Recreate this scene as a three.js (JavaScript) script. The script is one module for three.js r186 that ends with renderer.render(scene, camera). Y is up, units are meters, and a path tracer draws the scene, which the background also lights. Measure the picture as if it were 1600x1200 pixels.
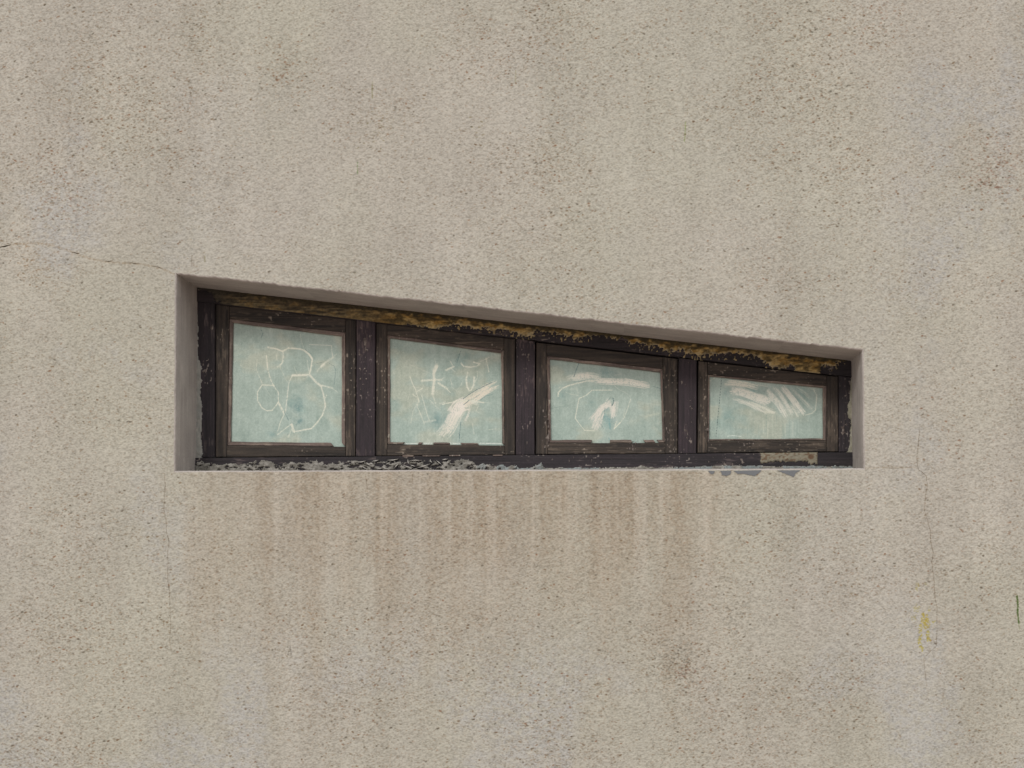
import * as THREE from 'three';

// ---------------------------------------------------------------- camera, sky, sun, exposure
const DIST = 4.2, EYE = 1.62, MPP = 0.002;          // camera distance, eye height, metres per photo pixel on the wall face
const AXX = 975, AXY = 900;                          // where the wall's normal through the eye meets the photo
const scene = new THREE.Scene();
const camera = new THREE.PerspectiveCamera(2 * Math.atan(600 * MPP / DIST) * 180 / Math.PI, 4 / 3, 0.1, 400);
camera.position.set(0, EYE, DIST);
camera.lookAt(0, EYE, 0);
camera.setViewOffset(1600, 1200, 800 - AXX, 600 - AXY, 1600, 1200);   // a shifted lens keeps the uprights parallel
camera.updateProjectionMatrix();

const renderer = new THREE.WebGLRenderer({ antialias: true });
renderer.toneMapping = THREE.LinearToneMapping;
renderer.toneMappingExposure = 0.98;
renderer.shadowMap.enabled = true;

{ // overcast sky: brighter towards the zenith, faint cloud structure
  const w = 256, h = 128, d = new Float32Array(w * h * 4);
  for (let j = 0; j < h; j++) for (let i = 0; i < w; i++) {
    const el = ((j + 0.5) / h - 0.5) * Math.PI, az = (i / w) * 2 * Math.PI, s = Math.sin(el), k = (j * w + i) * 4;
    const c = 0.05 * Math.sin(az * 3 + s * 7) + 0.04 * Math.sin(az * 5 - s * 13 + 1.3);
    const l = s > 0 ? (0.84 + 0.4 * s) * (1 + c) : 0.3;
    d[k] = l * 0.985; d[k + 1] = l; d[k + 2] = l * 1.03; d[k + 3] = 1;
  }
  const t = new THREE.DataTexture(d, w, h, THREE.RGBAFormat, THREE.FloatType);
  t.mapping = THREE.EquirectangularReflectionMapping; t.magFilter = THREE.LinearFilter; t.needsUpdate = true;
  scene.background = t; scene.environment = t;
}
const sun = new THREE.DirectionalLight(new THREE.Color(1, 0.965, 0.91), 1.2);
sun.position.set(-3.2, 9, 10); sun.target.position.set(0, 1.8, 0);
sun.castShadow = true; sun.shadow.radius = 26; sun.shadow.mapSize.set(2048, 2048);
Object.assign(sun.shadow.camera, { left: -6, right: 6, top: 6, bottom: -6, near: 0.5, far: 40 });
scene.add(sun, sun.target);

// ---------------------------------------------------------------- helpers
let seed = 7;
const rnd = () => { seed |= 0; seed = seed + 0x6D2B79F5 | 0; let t = Math.imul(seed ^ seed >>> 15, 1 | seed); t = t + Math.imul(t ^ t >>> 7, 61 | t) ^ t; return ((t ^ t >>> 14) >>> 0) / 4294967296; };
const LAT = new Float32Array(65536); for (let i = 0; i < 65536; i++) LAT[i] = rnd();
function vn(x, y) {                                   // value noise 0..1
  const xi = Math.floor(x), yi = Math.floor(y); let fx = x - xi, fy = y - yi;
  fx = fx * fx * (3 - 2 * fx); fy = fy * fy * (3 - 2 * fy);
  const a = (yi & 255) << 8, b = ((yi + 1) & 255) << 8, c = xi & 255, e = (xi + 1) & 255;
  const p = LAT[a + c], q = LAT[a + e], r = LAT[b + c], s = LAT[b + e];
  return p + (q - p) * fx + (r - p + (p - q - r + s) * fx) * fy;
}
const fbm = (x, y, o = 4) => { let s = 0, a = 0.5, n = 0; for (let i = 0; i < o; i++) { s += a * vn(x, y); n += a; a *= 0.5; x = x * 2.03 + 17.3; y = y * 2.03 + 9.1; } return s / n; };
const ss = (a, b, x) => { x = Math.min(1, Math.max(0, (x - a) / (b - a))); return x * x * (3 - 2 * x); };
const lerp = (a, b, t) => a + (b - a) * t;
const at = (px, py, z = 0) => { const k = MPP * (DIST - z) / DIST; return [(px - AXX) * k, EYE + (AXY - py) * k]; };   // photo point -> metres on the plane z
const lin = (c) => new THREE.Color().setRGB(c[0] / 255, c[1] / 255, c[2] / 255, THREE.SRGBColorSpace);
function table(t, x) { if (x <= t[0][0]) return t[0][1]; for (let i = 1; i < t.length; i++) if (x <= t[i][0]) return lerp(t[i - 1][1], t[i][1], (x - t[i - 1][0]) / (t[i][0] - t[i - 1][0])); return t[t.length - 1][1]; }

function dataTex(w, h, fn, color) {
  const d = new Uint8Array(w * h * 4), o = [0, 0, 0];
  for (let j = 0; j < h; j++) for (let i = 0; i < w; i++) { fn(i, j, o); const k = (j * w + i) * 4; d[k] = o[0]; d[k + 1] = o[1]; d[k + 2] = o[2]; d[k + 3] = 255; }
  const t = new THREE.DataTexture(d, w, h); t.magFilter = THREE.LinearFilter; t.minFilter = THREE.LinearFilter;
  t.wrapS = t.wrapT = THREE.RepeatWrapping; if (color) t.colorSpace = THREE.SRGBColorSpace; t.needsUpdate = true; return t;
}
const clamp8 = (v) => v < 0 ? 0 : v > 255 ? 255 : v;

function mesh(name, geo, mat, parent) { const m = new THREE.Mesh(geo, mat); m.name = name; m.castShadow = m.receiveShadow = true; if (parent) parent.add(m); return m; }

// ---------------------------------------------------------------- stucco texture (uv in metres, one sheet for the wall)
const TX0 = -2.55, TX1 = 1.85, TY0 = 0.57, TY1 = 3.87, TW = 2048, TH = 1536;
const CRACKS = [   // photo points, with half widths in photo px
  [[-4, 387, 0.8], [6, 385.5, 1.1], [12, 384, 0.8], [18, 381.5, 0.3]],
  [[112, 394.5, 0.2], [117, 395, 1], [124, 396.5, 0.3]],
  [[164, 409, 0.2], [170, 408.5, 0.7], [177, 406.5, 0.2]],
  [[193, 411, 0.15], [206, 411, 0.45], [220, 412.5, 0.15]],
  [[238, 416, 0.2], [248, 417.5, 0.7], [254, 420.5, 0.25]],
  [[257, 742, 0.2], [257.5, 752, 0.45], [258.5, 757, 1.0], [257, 772, 0.4], [256, 797, 0.35], [259.5, 812, 0.5], [260, 832, 0.5], [264.5, 846, 1.0], [262, 860, 0.4], [262.5, 880, 0.4], [262, 905, 0.4], [265, 925, 0.4], [265.5, 955, 0.6], [267, 975, 0.35], [265, 998, 0.4], [267.5, 1018, 0.12]],
  [[1437, 667, 0.15], [1436.5, 678, 0.5], [1435, 692, 0.6], [1432.5, 716, 0.35], [1433.5, 727, 0.6], [1436, 735, 0.7], [1442, 738.5, 0.5], [1447, 744, 0.45], [1449, 758, 0.35], [1446, 775, 0.35], [1444.5, 798, 0.45], [1449, 812, 0.4], [1453.5, 828, 0.6], [1454, 846, 0.4], [1458.5, 864, 0.6], [1456, 878, 0.4], [1459, 905, 0.4], [1461, 935, 0.4], [1464, 948, 0.3], [1464, 985, 0.35], [1463, 1010, 0.4], [1452, 1019, 0.4], [1443, 1029, 0.3], [1445, 1046, 0.3], [1448, 1072, 0.1]],
  [[1379, 730.5, 0.12], [1394, 732, 0.35], [1412, 731, 0.3], [1424, 730, 0.1]],
  [[571, 741, 0.2], [572.5, 750, 0.35], [574, 763, 0.12]], [[645, 741, 0.2], [644.5, 748, 0.35], [644, 757, 0.12]], [[740, 741, 0.2], [740.5, 752, 0.3], [744, 764, 0.1]],
  [[817, 740, 0.2], [817.5, 750, 0.3], [817, 766, 0.1]], [[300, 398, 0.1], [299.5, 407, 0.4], [299, 416, 0.15]],
];
function stucco() {
  const N = TW * TH, R = new Float32Array(N), G = new Float32Array(N), B = new Float32Array(N), H = new Float32Array(N);
  const U = (i) => AXX + (TX0 + (i + 0.5) / TW * (TX1 - TX0)) / MPP, V = (j) => AXY - (TY0 + (j + 0.5) / TH * (TY1 - TY0) - EYE) / MPP;
  const iu = (u) => ((u - AXX) * MPP - TX0) / (TX1 - TX0) * TW - 0.5, jv = (v) => ((AXY - v) * MPP + EYE - TY0) / (TY1 - TY0) * TH - 0.5;
  const density = (u, v) => {
    let d = ss(0.3, 0.75, fbm(u / 110 + 3, v / 90 + 8, 4));
    d *= 0.45 + 0.5 * ss(0.3, 0.7, vn(u / 330 + 40.2, v / 300 + 11.7)); d += 0.3 * (0.4 + 1.2 * fbm(u / 70, v / 50, 3)) * Math.max(ss(520, 200, u) * ss(420, 200, v), ss(1080, 1300, u) * ss(560, 300, v), ss(420, 200, u) * ss(820, 1000, v), ss(1300, 1480, u) * .6, ss(1000, 1120, v) * .5);
    for (const [cu, cv, r, a] of [[440, 110, 60, 1], [90, 300, 70, .8], [240, 60, 120, .3], [1560, 260, 60, .9], [1370, 40, 60, .9], [1240, 120, 110, .5], [1055, 1035, 45, 1], [1150, 965, 40, .7], [590, 205, 60, .7], [850, 250, 60, .6], [120, 900, 140, .5], [150, 1090, 100, .5], [1500, 880, 110, .3], [450, 970, 50, .5], [45, 410, 50, .8], [860, 20, 70, .8], [720, 30, 70, .8]]) {
      const q = ((u - cu) ** 2 + (v - cv) ** 2) / (r * r); if (q < 3) d += a * 0.7 * Math.exp(-q * 1.4);
    }
    return d;
  };
  const streakLen = (u) => 90 + 260 * fbm(u / 22 + 5.5, 2.2, 3);
  for (let j = 0; j < TH; j++) for (let i = 0; i < TW; i++) {
    const k = j * TW + i, u = U(i), v = V(j);
    const n1 = fbm(u / 250 + 1.1, v / 290 + 4.2, 4), n2 = fbm(u / 90 + 31, v / 140 + 6, 4), n3 = vn(u / 9, v / 6);
    let r = 178, g = 173, b = 160;
    let t = ss(0.3, 0.7, n1); r += lerp(-2, 0, t); g += lerp(-1.5, -1, t); b += lerp(-3, 0, t);                 // greenish grey to pinkish beige lime wash
    t = (n2 - 0.5) * 14; r += t; g += t; b += t * 0.9;
    const wash = ss(0.5, 0.66, fbm(u / 120 + 70, v / 170 + 2, 5)) * (0.35 + 0.65 * ss(0.35, 0.6, n3 * 0.5 + vn(u / 4 + 9, v / 3) * 0.5));
    const side = Math.max(ss(420, 60, u), ss(1330, 1500, u), ss(930, 1120, v));
    t = wash * lerp(0.1, 0.72, side); r = lerp(r, 175, t); g = lerp(g, 173, t); b = lerp(b, 168, t);                // washed out chalky patches
    const vs = fbm(u / 30 + 12, v / 620 + 3, 3); t = (vs - 0.5) * 9; r += t; g += t; b += t;                       // faint run marks
    if (v > 736 && v < 1180) {                                                                                     // rusty runs below the sill
      const e = ss(275, 310, u) * ss(1180, 1090, u), L = 1.3 * streakLen(u + 5 * (vn(v / 40, u / 50) - .5)), f = (v - 736) / L;
      const s = ss(0.3, 0.78, fbm(u / 26 + 2 + 0.35 * (fbm(v / 70, u / 90, 3) - .5), v / 520 + 1, 3)) * ss(1.5, 0.1, f + 0.9 * (fbm(u / 14, v / 40, 4) - .5));
      const base = ss(1.5, 0.1, (v - 736) / 240 + 0.9 * (fbm(u / 34 + 4, v / 70, 4) - .5)) * (0.42 + 0.5 * fbm(u / 60 + 7, v / 160, 3));
      const grain = 0.55 + 0.9 * vn(u / 3.2 + 50, v / 2.4);
      const hot = ss(650, 760, u) * ss(1110, 980, u);
      t = Math.min(0.8, e * grain * (0.42 * s + base * 0.62) * lerp(0.8, 1.05, hot));
      r = lerp(r, 156, t); g = lerp(g, 142, t); b = lerp(b, 123, t);
      const pale = ss(0.48, 0.75, fbm(u / 12 + 61, v / 600 + 8, 3)) * e * ss(300, 60, v - 736) * 0.42 * grain; r = lerp(r, 192, pale); g = lerp(g, 184, pale); b = lerp(b, 170, pale);
    }
    const gr = vn(u / 1.7 + 7, v / 1.15 + u * 0.09) + vn(u / 3 + 90, v / 1.7 + u * 0.06) - 1; t = gr * 19 - ss(.1, .5, -gr) * 8; r += t; g += t; b += t * 0.95;
    R[k] = r; G[k] = g; B[k] = b;
    H[k] = 0.62 + 0.26 * gr + 0.14 * (vn(u / 7 + 3, v / 4.5) - 0.5) + 0.12 * (n2 - .5);
  }
  const blend = (i, j, c, a, dh = 0) => { i |= 0; j |= 0; if (i < 0 || j < 0 || i >= TW || j >= TH) return; const k = j * TW + i; R[k] = lerp(R[k], c[0], a); G[k] = lerp(G[k], c[1], a); B[k] = lerp(B[k], c[2], a); H[k] -= dh * a; };
  // dirt caught in the pits of the stucco
  const tones = [[116, 96, 70], [104, 80, 56], [94, 88, 74], [124, 86, 60], [84, 74, 58]];
  const fleck = (u, v, len, wid, ang, a, c) => {
    const ci = iu(u), cj = jv(v), ca = Math.cos(ang), sa = Math.sin(ang), m = Math.ceil(len + 2);
    for (let y = -m; y <= m; y++) for (let x = -m; x <= m; x++) {
      const px = Math.round(ci) + x, py = Math.round(cj) + y, dx = px - ci, dy = py - cj, p = dx * ca + dy * sa, q = -dx * sa + dy * ca;
      const e = (p / len) ** 2 + (q / wid) ** 2; if (e < 1.6) blend(px, py, c, a * ss(1.6, 0.2, e), 0.2);
    }
  };
  for (let n = 0; n < 420000; n++) {
    const u = lerp(-300, 1900, rnd()), v = lerp(-225, 1425, rnd()), d = density(u, v); if (rnd() > d * 0.62 + 0.18) continue;
    const big = rnd(); const c = tones[(rnd() * tones.length) | 0];
    const strong = big > 1 - 0.042 * d - 0.005;
    fleck(u, v, strong ? lerp(1.2, 2.6, rnd()) : lerp(0.8, 2.1, rnd()), strong ? lerp(0.8, 1.3, rnd()) : lerp(0.5, 0.85, rnd()), (rnd() - 0.42) * 1.1, strong ? lerp(0.35, 0.8, rnd()) : lerp(0.1, 0.48, rnd() * rnd() + 0.12 * d), c);
  }
  // rusty spatters
  for (const [cu, cv, r, n, c] of [[445, 105, 45, 60, [116, 78, 48]], [442, 122, 10, 10, [110, 66, 40]], [100, 310, 50, 60, [128, 88, 64]], [1565, 265, 45, 80, [120, 78, 60]], [1540, 290, 30, 40, [120, 78, 60]], [1380, 30, 40, 50, [128, 86, 64]], [1060, 1035, 35, 120, [84, 80, 70]], [1070, 1050, 12, 30, [112, 74, 58]], [1150, 965, 26, 60, [104, 100, 90]], [60, 410, 32, 70, [126, 96, 66]], [480, 960, 22, 24, [124, 92, 60]], [588, 202, 30, 30, [104, 92, 56]], [160, 1060, 60, 60, [128, 94, 64]], [745, 205, 20, 12, [112, 98, 60]], [1480, 700, 60, 40, [124, 92, 70]]])
    for (let i = 0; i < n; i++) { const a = rnd() * 6.28, q = r * Math.sqrt(rnd()) * (0.5 + rnd()); fleck(cu + Math.cos(a) * q, cv + Math.sin(a) * q, lerp(1, 2.4, rnd()), lerp(.7, 1.3, rnd()), (rnd() - .4) * 1.2, lerp(.15, .5, rnd()), c); }
  // lines: dirt along cracks, algae ticks
  const line = (pts, w, c, a, rough = 0.5) => { for (let s = 0; s < pts.length - 1; s++) { const [u0, v0] = pts[s], [u1, v1] = pts[s + 1], L = Math.hypot(u1 - u0, v1 - v0), m = Math.ceil(L * 2); for (let i = 0; i <= m; i++) { const u = lerp(u0, u1, i / m) + (rnd() - .5) * w * rough, v = lerp(v0, v1, i / m) + (rnd() - .5) * w * rough; fleck(u, v, w * lerp(.6, 1.1, rnd()), w * lerp(.5, .9, rnd()), rnd() * 3, a * rnd(), c); } } };
  for (const c of CRACKS) line(c, 0.9, [128, 108, 84], 0.22, 1);
  line([[18, 382], [50, 380], [80, 382], [112, 394], [140, 404], [166, 409], [195, 411], [222, 413], [254, 420], [276, 430]], 1.5, [136, 112, 84], 0.16, 2);
  line([[1350, 732], [1380, 730], [1432, 730]], 1.2, [132, 110, 84], 0.14, 2);
  line([[1589, 931], [1590.5, 945], [1590, 957], [1592, 974]], 1.5, [62, 84, 30], 0.75); line([[1592, 974], [1593, 984]], .9, [110, 120, 70], .3);
  line([[1071, 190], [1070.5, 208], [1069, 222]], 0.9, [108, 128, 62], 0.5); line([[582, 128], [581.5, 140], [582, 154]], 0.8, [96, 96, 46], 0.5); line([[558.5, 254], [558.5, 272]], 0.8, [84, 112, 58], 0.6);
  line([[806, 110], [805, 128]], .8, [140, 140, 90], .3); line([[320, 400], [320, 410]], .9, [100, 92, 50], .4); line([[882, 1078], [885, 1050]], .8, [205, 203, 196], .5);
  line([[453.5, 1010], [455, 1023]], .8, [60, 54, 46], .5); line([[510, 968], [508, 970]], 1, [70, 56, 40], .6);
  // yellow paint splash
  const blob = (pts, c, a) => { for (const [u, v, w, h] of pts) for (let n = 0; n < w * h * 1.3; n++) { const p = rnd() * 6.28, q = Math.sqrt(rnd()); const uu = u + Math.cos(p) * q * w, vv = v + Math.sin(p) * q * h; if (vn(uu / 2.6, vv / 2.6) > 0.3) fleck(uu, vv, 1.1, .9, rnd() * 3, a * lerp(.4, 1, rnd()), c); } };
  blob([[1445, 968, 6, 9], [1448, 977, 5, 6], [1442, 960, 2.5, 3]], [170, 152, 66], 0.8);
  blob([[1438.5, 985, 3, 10], [1438, 1003, 3.5, 11], [1450, 994, 3, 9], [1452, 1000, 2.4, 4], [1460, 972, 3.5, 1.6], [1441, 1014, 2, 5]], [168, 154, 72], 0.75);
  blob([[1432, 950, 5, 7], [1428, 965, 4, 6], [1433, 917, 3, 7], [1447, 913, 2.5, 2], [1452, 951, 2, 5]], [164, 152, 86], 0.32);
  const col = dataTex(TW, TH, (i, j, o) => { const k = j * TW + i; o[0] = clamp8(R[k]); o[1] = clamp8(G[k]); o[2] = clamp8(B[k]); }, true);
  const bump = dataTex(TW, TH, (i, j, o) => { o[0] = o[1] = o[2] = clamp8(H[j * TW + i] * 255); });
  for (const t of [col, bump]) t.wrapS = t.wrapT = THREE.MirroredRepeatWrapping;
  return new THREE.MeshStandardMaterial({ map: col, bumpMap: bump, bumpScale: 0.0036, roughness: 0.95 });
}
const M = {};
M.stucco = stucco();
const wallUV = (g, pick = (x, y) => [x, y]) => { const p = g.attributes.position, uv = new Float32Array(p.count * 2); for (let i = 0; i < p.count; i++) { const [x, y] = pick(p.getX(i), p.getY(i), p.getZ(i)); uv[i * 2] = (x - TX0) / (TX1 - TX0); uv[i * 2 + 1] = (y - TY0) / (TY1 - TY0); } g.setAttribute('uv', new THREE.BufferAttribute(uv, 2)); return g; };

{ // smooth trowelled plaster of the reveal, 0.5 m tile
  const col = dataTex(512, 512, (i, j, o) => {
    const s = vn(i / 5, j / 90) * .5 + vn(i / 11 + 4, j / 150) * .5, n = fbm(i / 64, j / 64, 4), f = vn(i / 2, j / 2.5);
    const t = (s - .5) * 22 + (n - .5) * 26 + (f - .5) * 14; o[0] = clamp8(170 + t); o[1] = clamp8(162 + t); o[2] = clamp8(155 + t * .95);
  }, true);
  const bump = dataTex(512, 512, (i, j, o) => { o[0] = o[1] = o[2] = clamp8(128 + (vn(i / 3, j / 9) - .5) * 90 + (fbm(i / 30, j / 60, 3) - .5) * 120); });
  M.plaster = new THREE.MeshStandardMaterial({ map: col, bumpMap: bump, bumpScale: 0.0032, roughness: 0.92 });
}
// weathered woods: grain along u, tile 1.6 x 0.4 m
function wood(base, worn, wornAt, pale, grainAmp, sd) {
  const w = 1024, h = 512;
  const grain = (i, j) => vn(i / 90 + sd, j / 2.2 + 3) * .5 + vn(i / 40 + sd, j / 5 + 8) * .3 + vn(i / 160, j / 14 + sd) * .2;
  const wear = (i, j) => ss(wornAt, wornAt + .12, fbm(i / 60 + sd * 3, j / 36 + sd, 5) * .65 + vn(i / 14 + sd, j / 2.4) * .35);
  const col = dataTex(w, h, (i, j, o) => {
    const g = grain(i, j) - .5, m = fbm(i / 120 + 7, j / 60 + sd, 4) - .5, f = vn(i / 3, j / 2) - .5, wr = wear(i, j) * .8;
    const sp = ss(.8, .9, vn(i / 5 + sd * 7, j / 2.6 + 31)) * ss(.52, .66, fbm(i / 45 + 9, j / 40 + sd, 3)) * .8;
    for (let c = 0; c < 3; c++) { let v = base[c] * (1 + g * grainAmp + m * .5 + f * .16); v = lerp(v, worn[c] * (1 + g * .5 + f * .2), wr); v = lerp(v, pale[c], sp); o[c] = clamp8(v); }
  }, true);
  const bump = dataTex(w, h, (i, j, o) => { o[0] = o[1] = o[2] = clamp8(150 + (grain(i, j) - .5) * 150 - wear(i, j) * 50); });
  return new THREE.MeshStandardMaterial({ map: col, bumpMap: bump, bumpScale: 0.0022, roughness: 0.78 });
}
M.frame = wood([41, 35, 38], [84, 74, 72], 0.64, [150, 140, 130], 0.7, 2.3);
M.mullion = wood([47, 38, 42], [84, 71, 70], 0.58, [140, 128, 120], 0.8, 5.9);
M.sash = wood([58, 50, 43], [92, 81, 70], 0.6, [150, 138, 124], 1.0, 9.1);
M.bead = wood([106, 92, 85], [136, 122, 110], 0.52, [176, 170, 156], 0.6, 13.7);
M.backing = new THREE.MeshStandardMaterial({ color: lin([40, 36, 34]), roughness: .9 });
M.crust = new THREE.MeshStandardMaterial({ vertexColors: true, roughness: 0.95 });
M.cement = new THREE.MeshStandardMaterial({ color: lin([112, 114, 116]), roughness: .95, bumpMap: M.plaster.bumpMap, bumpScale: .002 });

// ---------------------------------------------------------------- ground
{
  const tex = dataTex(512, 512, (i, j, o) => { const t = (fbm(i / 60, j / 60, 5) - .5) * 50 + (vn(i / 1.5, j / 1.5) - .5) * 30; o[0] = clamp8(170 + t); o[1] = clamp8(154 + t); o[2] = clamp8(144 + t); }, true);
  tex.repeat.set(60, 60);
  const g = mesh('ground', new THREE.PlaneGeometry(160, 160).rotateX(-Math.PI / 2), new THREE.MeshStandardMaterial({ map: tex, roughness: .95 }), scene);
  g.userData = { kind: 'structure', label: 'pale paved ground in front of the stucco wall', category: 'ground' };
}

// ---------------------------------------------------------------- the wall
const wall = new THREE.Group(); wall.name = 'stucco_wall'; scene.add(wall);
wall.userData = { label: 'beige stucco wall with brown specks, run marks and hairline cracks', category: 'wall', kind: 'thing' };
const ZF = -0.20;                                                    // face of the window frame
const OPEN = [[276, 428], [1347, 548], [1349, 731.5], [274, 735.5]].map(([x, y]) => at(x, y));   // opening, clockwise from top left
const SIDES = [['reveal_soffit', 0, 1], ['reveal_jamb', 1, 2], ['reveal_sill', 2, 3], ['reveal_jamb', 3, 0]];
function offsetPoly(poly, d) {                                       // outward by d, mitred
  const n = poly.length, cx = poly.reduce((s, p) => s + p[0], 0) / n, cy = poly.reduce((s, p) => s + p[1], 0) / n;
  const L = poly.map((p, i) => { const q = poly[(i + 1) % n]; let nx = q[1] - p[1], ny = p[0] - q[0]; const l = Math.hypot(nx, ny); nx /= l; ny /= l; if ((p[0] - cx) * nx + (p[1] - cy) * ny < 0) { nx = -nx; ny = -ny; } return [nx, ny, nx * p[0] + ny * p[1] + d]; });
  return poly.map((_, i) => { const a = L[(i + n - 1) % n], b = L[i], D = a[0] * b[1] - a[1] * b[0]; return [(a[2] * b[1] - a[1] * b[2]) / D, (a[0] * b[2] - a[2] * b[0]) / D]; });
}
const ROWS = [[0.0050, 0], [0.0026, -0.0010], [0.0009, -0.0028], [0, -0.0060], [0, -0.03], [0, -0.08], [0, -0.14], [0, -0.20], [0, -0.27]];
const ring = [];                                                     // outline of the opening on the wall face
for (const [name, a, b] of SIDES) {
  const len = Math.hypot(OPEN[b][0] - OPEN[a][0], OPEN[b][1] - OPEN[a][1]), n = Math.max(8, Math.round(len / 0.007));
  const amp = name === 'reveal_soffit' ? 0.0032 : 0.0016, pos = [], idx = [], ux = (OPEN[b][0] - OPEN[a][0]) / len, uy = (OPEN[b][1] - OPEN[a][1]) / len, nx = -uy, ny = ux;
  const jag = []; for (let i = 0; i <= n; i++) jag.push(i === 0 || i === n ? 0 : (fbm(i / 9 + a * 40, a * 7.7, 3) - .5) * amp * 1.6 + (rnd() - .5) * amp * 0.8 + (name === 'reveal_soffit' && rnd() > .965 ? amp * (rnd() > .5 ? 1 : -1) : 0));
  ROWS.forEach(([off, z], r) => {
    const P = offsetPoly(OPEN, off);
    for (let i = 0; i <= n; i++) {
      const t = i / n, j = jag[i] * (r < 3 ? 1 : r === 3 ? .6 : r === 4 ? .2 : 0), wv = r > 3 && i && i < n ? (fbm(t * len * 4 + a * 9, z * 18, 3) - .5) * .004 : 0;
      pos.push(lerp(P[a][0], P[b][0], t) + nx * (j + wv), lerp(P[a][1], P[b][1], t) + ny * (j + wv), z);
      if (r === 0 && i < n) ring.push(new THREE.Vector2(lerp(P[a][0], P[b][0], t) + nx * j, lerp(P[a][1], P[b][1], t) + ny * j));
      if (r < ROWS.length - 1 && i < n) { const k = r * (n + 1) + i; idx.push(k, k + 1, k + n + 2, k, k + n + 2, k + n + 1); }
    }
  });
  const g = new THREE.BufferGeometry(); g.setAttribute('position', new THREE.Float32BufferAttribute(pos, 3)); g.setIndex(idx); g.computeVertexNormals();
  const uv = []; for (let i = 0; i < pos.length; i += 3) a % 2 ? uv.push(pos[i + 2] * 2, pos[i + 1] * 2) : uv.push(pos[i + 2] * 2 + .3, pos[i] * 2);
  g.setAttribute('uv', new THREE.Float32BufferAttribute(uv, 2));
  mesh(name, g, M.plaster, wall);
}
{ // render coat: front skin with the opening and open cracks cut through
  const W = [[-5.5, 0], [4.8, 0], [4.8, 5.2], [-5.5, 5.2]], sh = new THREE.Shape(W.map((p) => new THREE.Vector2(...p)));
  sh.holes.push(new THREE.Path(ring));
  for (const [ci, c] of CRACKS.entries()) { const cw = ci < 5 ? 1.35 : 0.5;
    const fine = []; for (let i = 0; i < c.length - 1; i++) { const L = Math.hypot(c[i + 1][0] - c[i][0], c[i + 1][1] - c[i][1]), m = Math.max(1, Math.round(L / 3.5)); for (let k = 0; k < m; k++) { const t = k / m, j = i + k ? 1 : 0; fine.push([lerp(c[i][0], c[i + 1][0], t) + (rnd() - .5) * 1.1 * j, lerp(c[i][1], c[i + 1][1], t) + (rnd() - .5) * .7 * j, lerp(c[i][2], c[i + 1][2], t) * cw * lerp(.3, .85, rnd())]); } } fine.push([c[c.length - 1][0], c[c.length - 1][1], .08]);
    const A = [], B = []; fine.forEach((p, i) => { const q = fine[Math.max(0, i - 1)], s = fine[Math.min(fine.length - 1, i + 1)], l = Math.hypot(s[0] - q[0], s[1] - q[1]), hx = -(s[1] - q[1]) / l * p[2], hy = (s[0] - q[0]) / l * p[2]; A.push(at(p[0] + hx, p[1] + hy)); B.push(at(p[0] - hx, p[1] - hy)); });
    sh.holes.push(new THREE.Path([...A, ...B.reverse()].map((p) => new THREE.Vector2(...p))));
  }
  const g = new THREE.ExtrudeGeometry(sh, { depth: 0.012, bevelEnabled: false }).translate(0, 0, -0.012);
  mesh('render_coat', wallUV(g), M.stucco, wall);
  const core = new THREE.Shape([[-5.49, 0.005], [4.79, 0.005], [4.79, 5.19], [-5.49, 5.19]].map((p) => new THREE.Vector2(...p)));
  core.holes.push(new THREE.Path(offsetPoly(OPEN, 0.008).map((p) => new THREE.Vector2(...p))));
  mesh('masonry_core', new THREE.ExtrudeGeometry(core, { depth: 0.36, bevelEnabled: false }).translate(0, 0, -0.375), M.cement, wall);
}
// chipped arris below the sill: grey cement bared in ragged triangles
for (const poly of [[[1107, 735], [1117, 735], [1115, 739], [1111, 740], [1108, 737.5]], [[1125, 735], [1143, 734.7], [1141, 740], [1135, 743], [1128, 742], [1127, 738]], [[1146, 735], [1190, 734], [1187, 738], [1179, 743], [1173, 742], [1163, 739.5], [1153, 740], [1149, 737]], [[1214, 734.5], [1250, 734], [1243, 739], [1240, 744.5], [1233, 742], [1226, 739]]]) {
  const p = []; poly.forEach((a, i) => { const b = poly[(i + 1) % poly.length]; const m = Math.max(1, Math.round(Math.hypot(b[0] - a[0], b[1] - a[1]) / 3)); for (let k = 0; k < m; k++) p.push(new THREE.Vector2(...at(lerp(a[0], b[0], k / m) + (rnd() - .5) * .9, lerp(a[1], b[1], k / m) + (rnd() - .5) * (i ? .9 : 0) + .7))); });
  mesh('cement_patch', new THREE.ExtrudeGeometry(new THREE.Shape(p), { depth: 0.003, bevelEnabled: false }).translate(0, 0, -0.0012), M.cement, wall);
}

// ---------------------------------------------------------------- the window
const win = new THREE.Group(); win.name = 'ribbon_window'; scene.add(win);
{ const [x, y] = at(811, 738, ZF); win.position.set(x, y, ZF); }
win.userData = { label: 'long tapering dark wooden window with four scratched sea green panes', category: 'window', kind: 'thing' };
const O = win.position;
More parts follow.
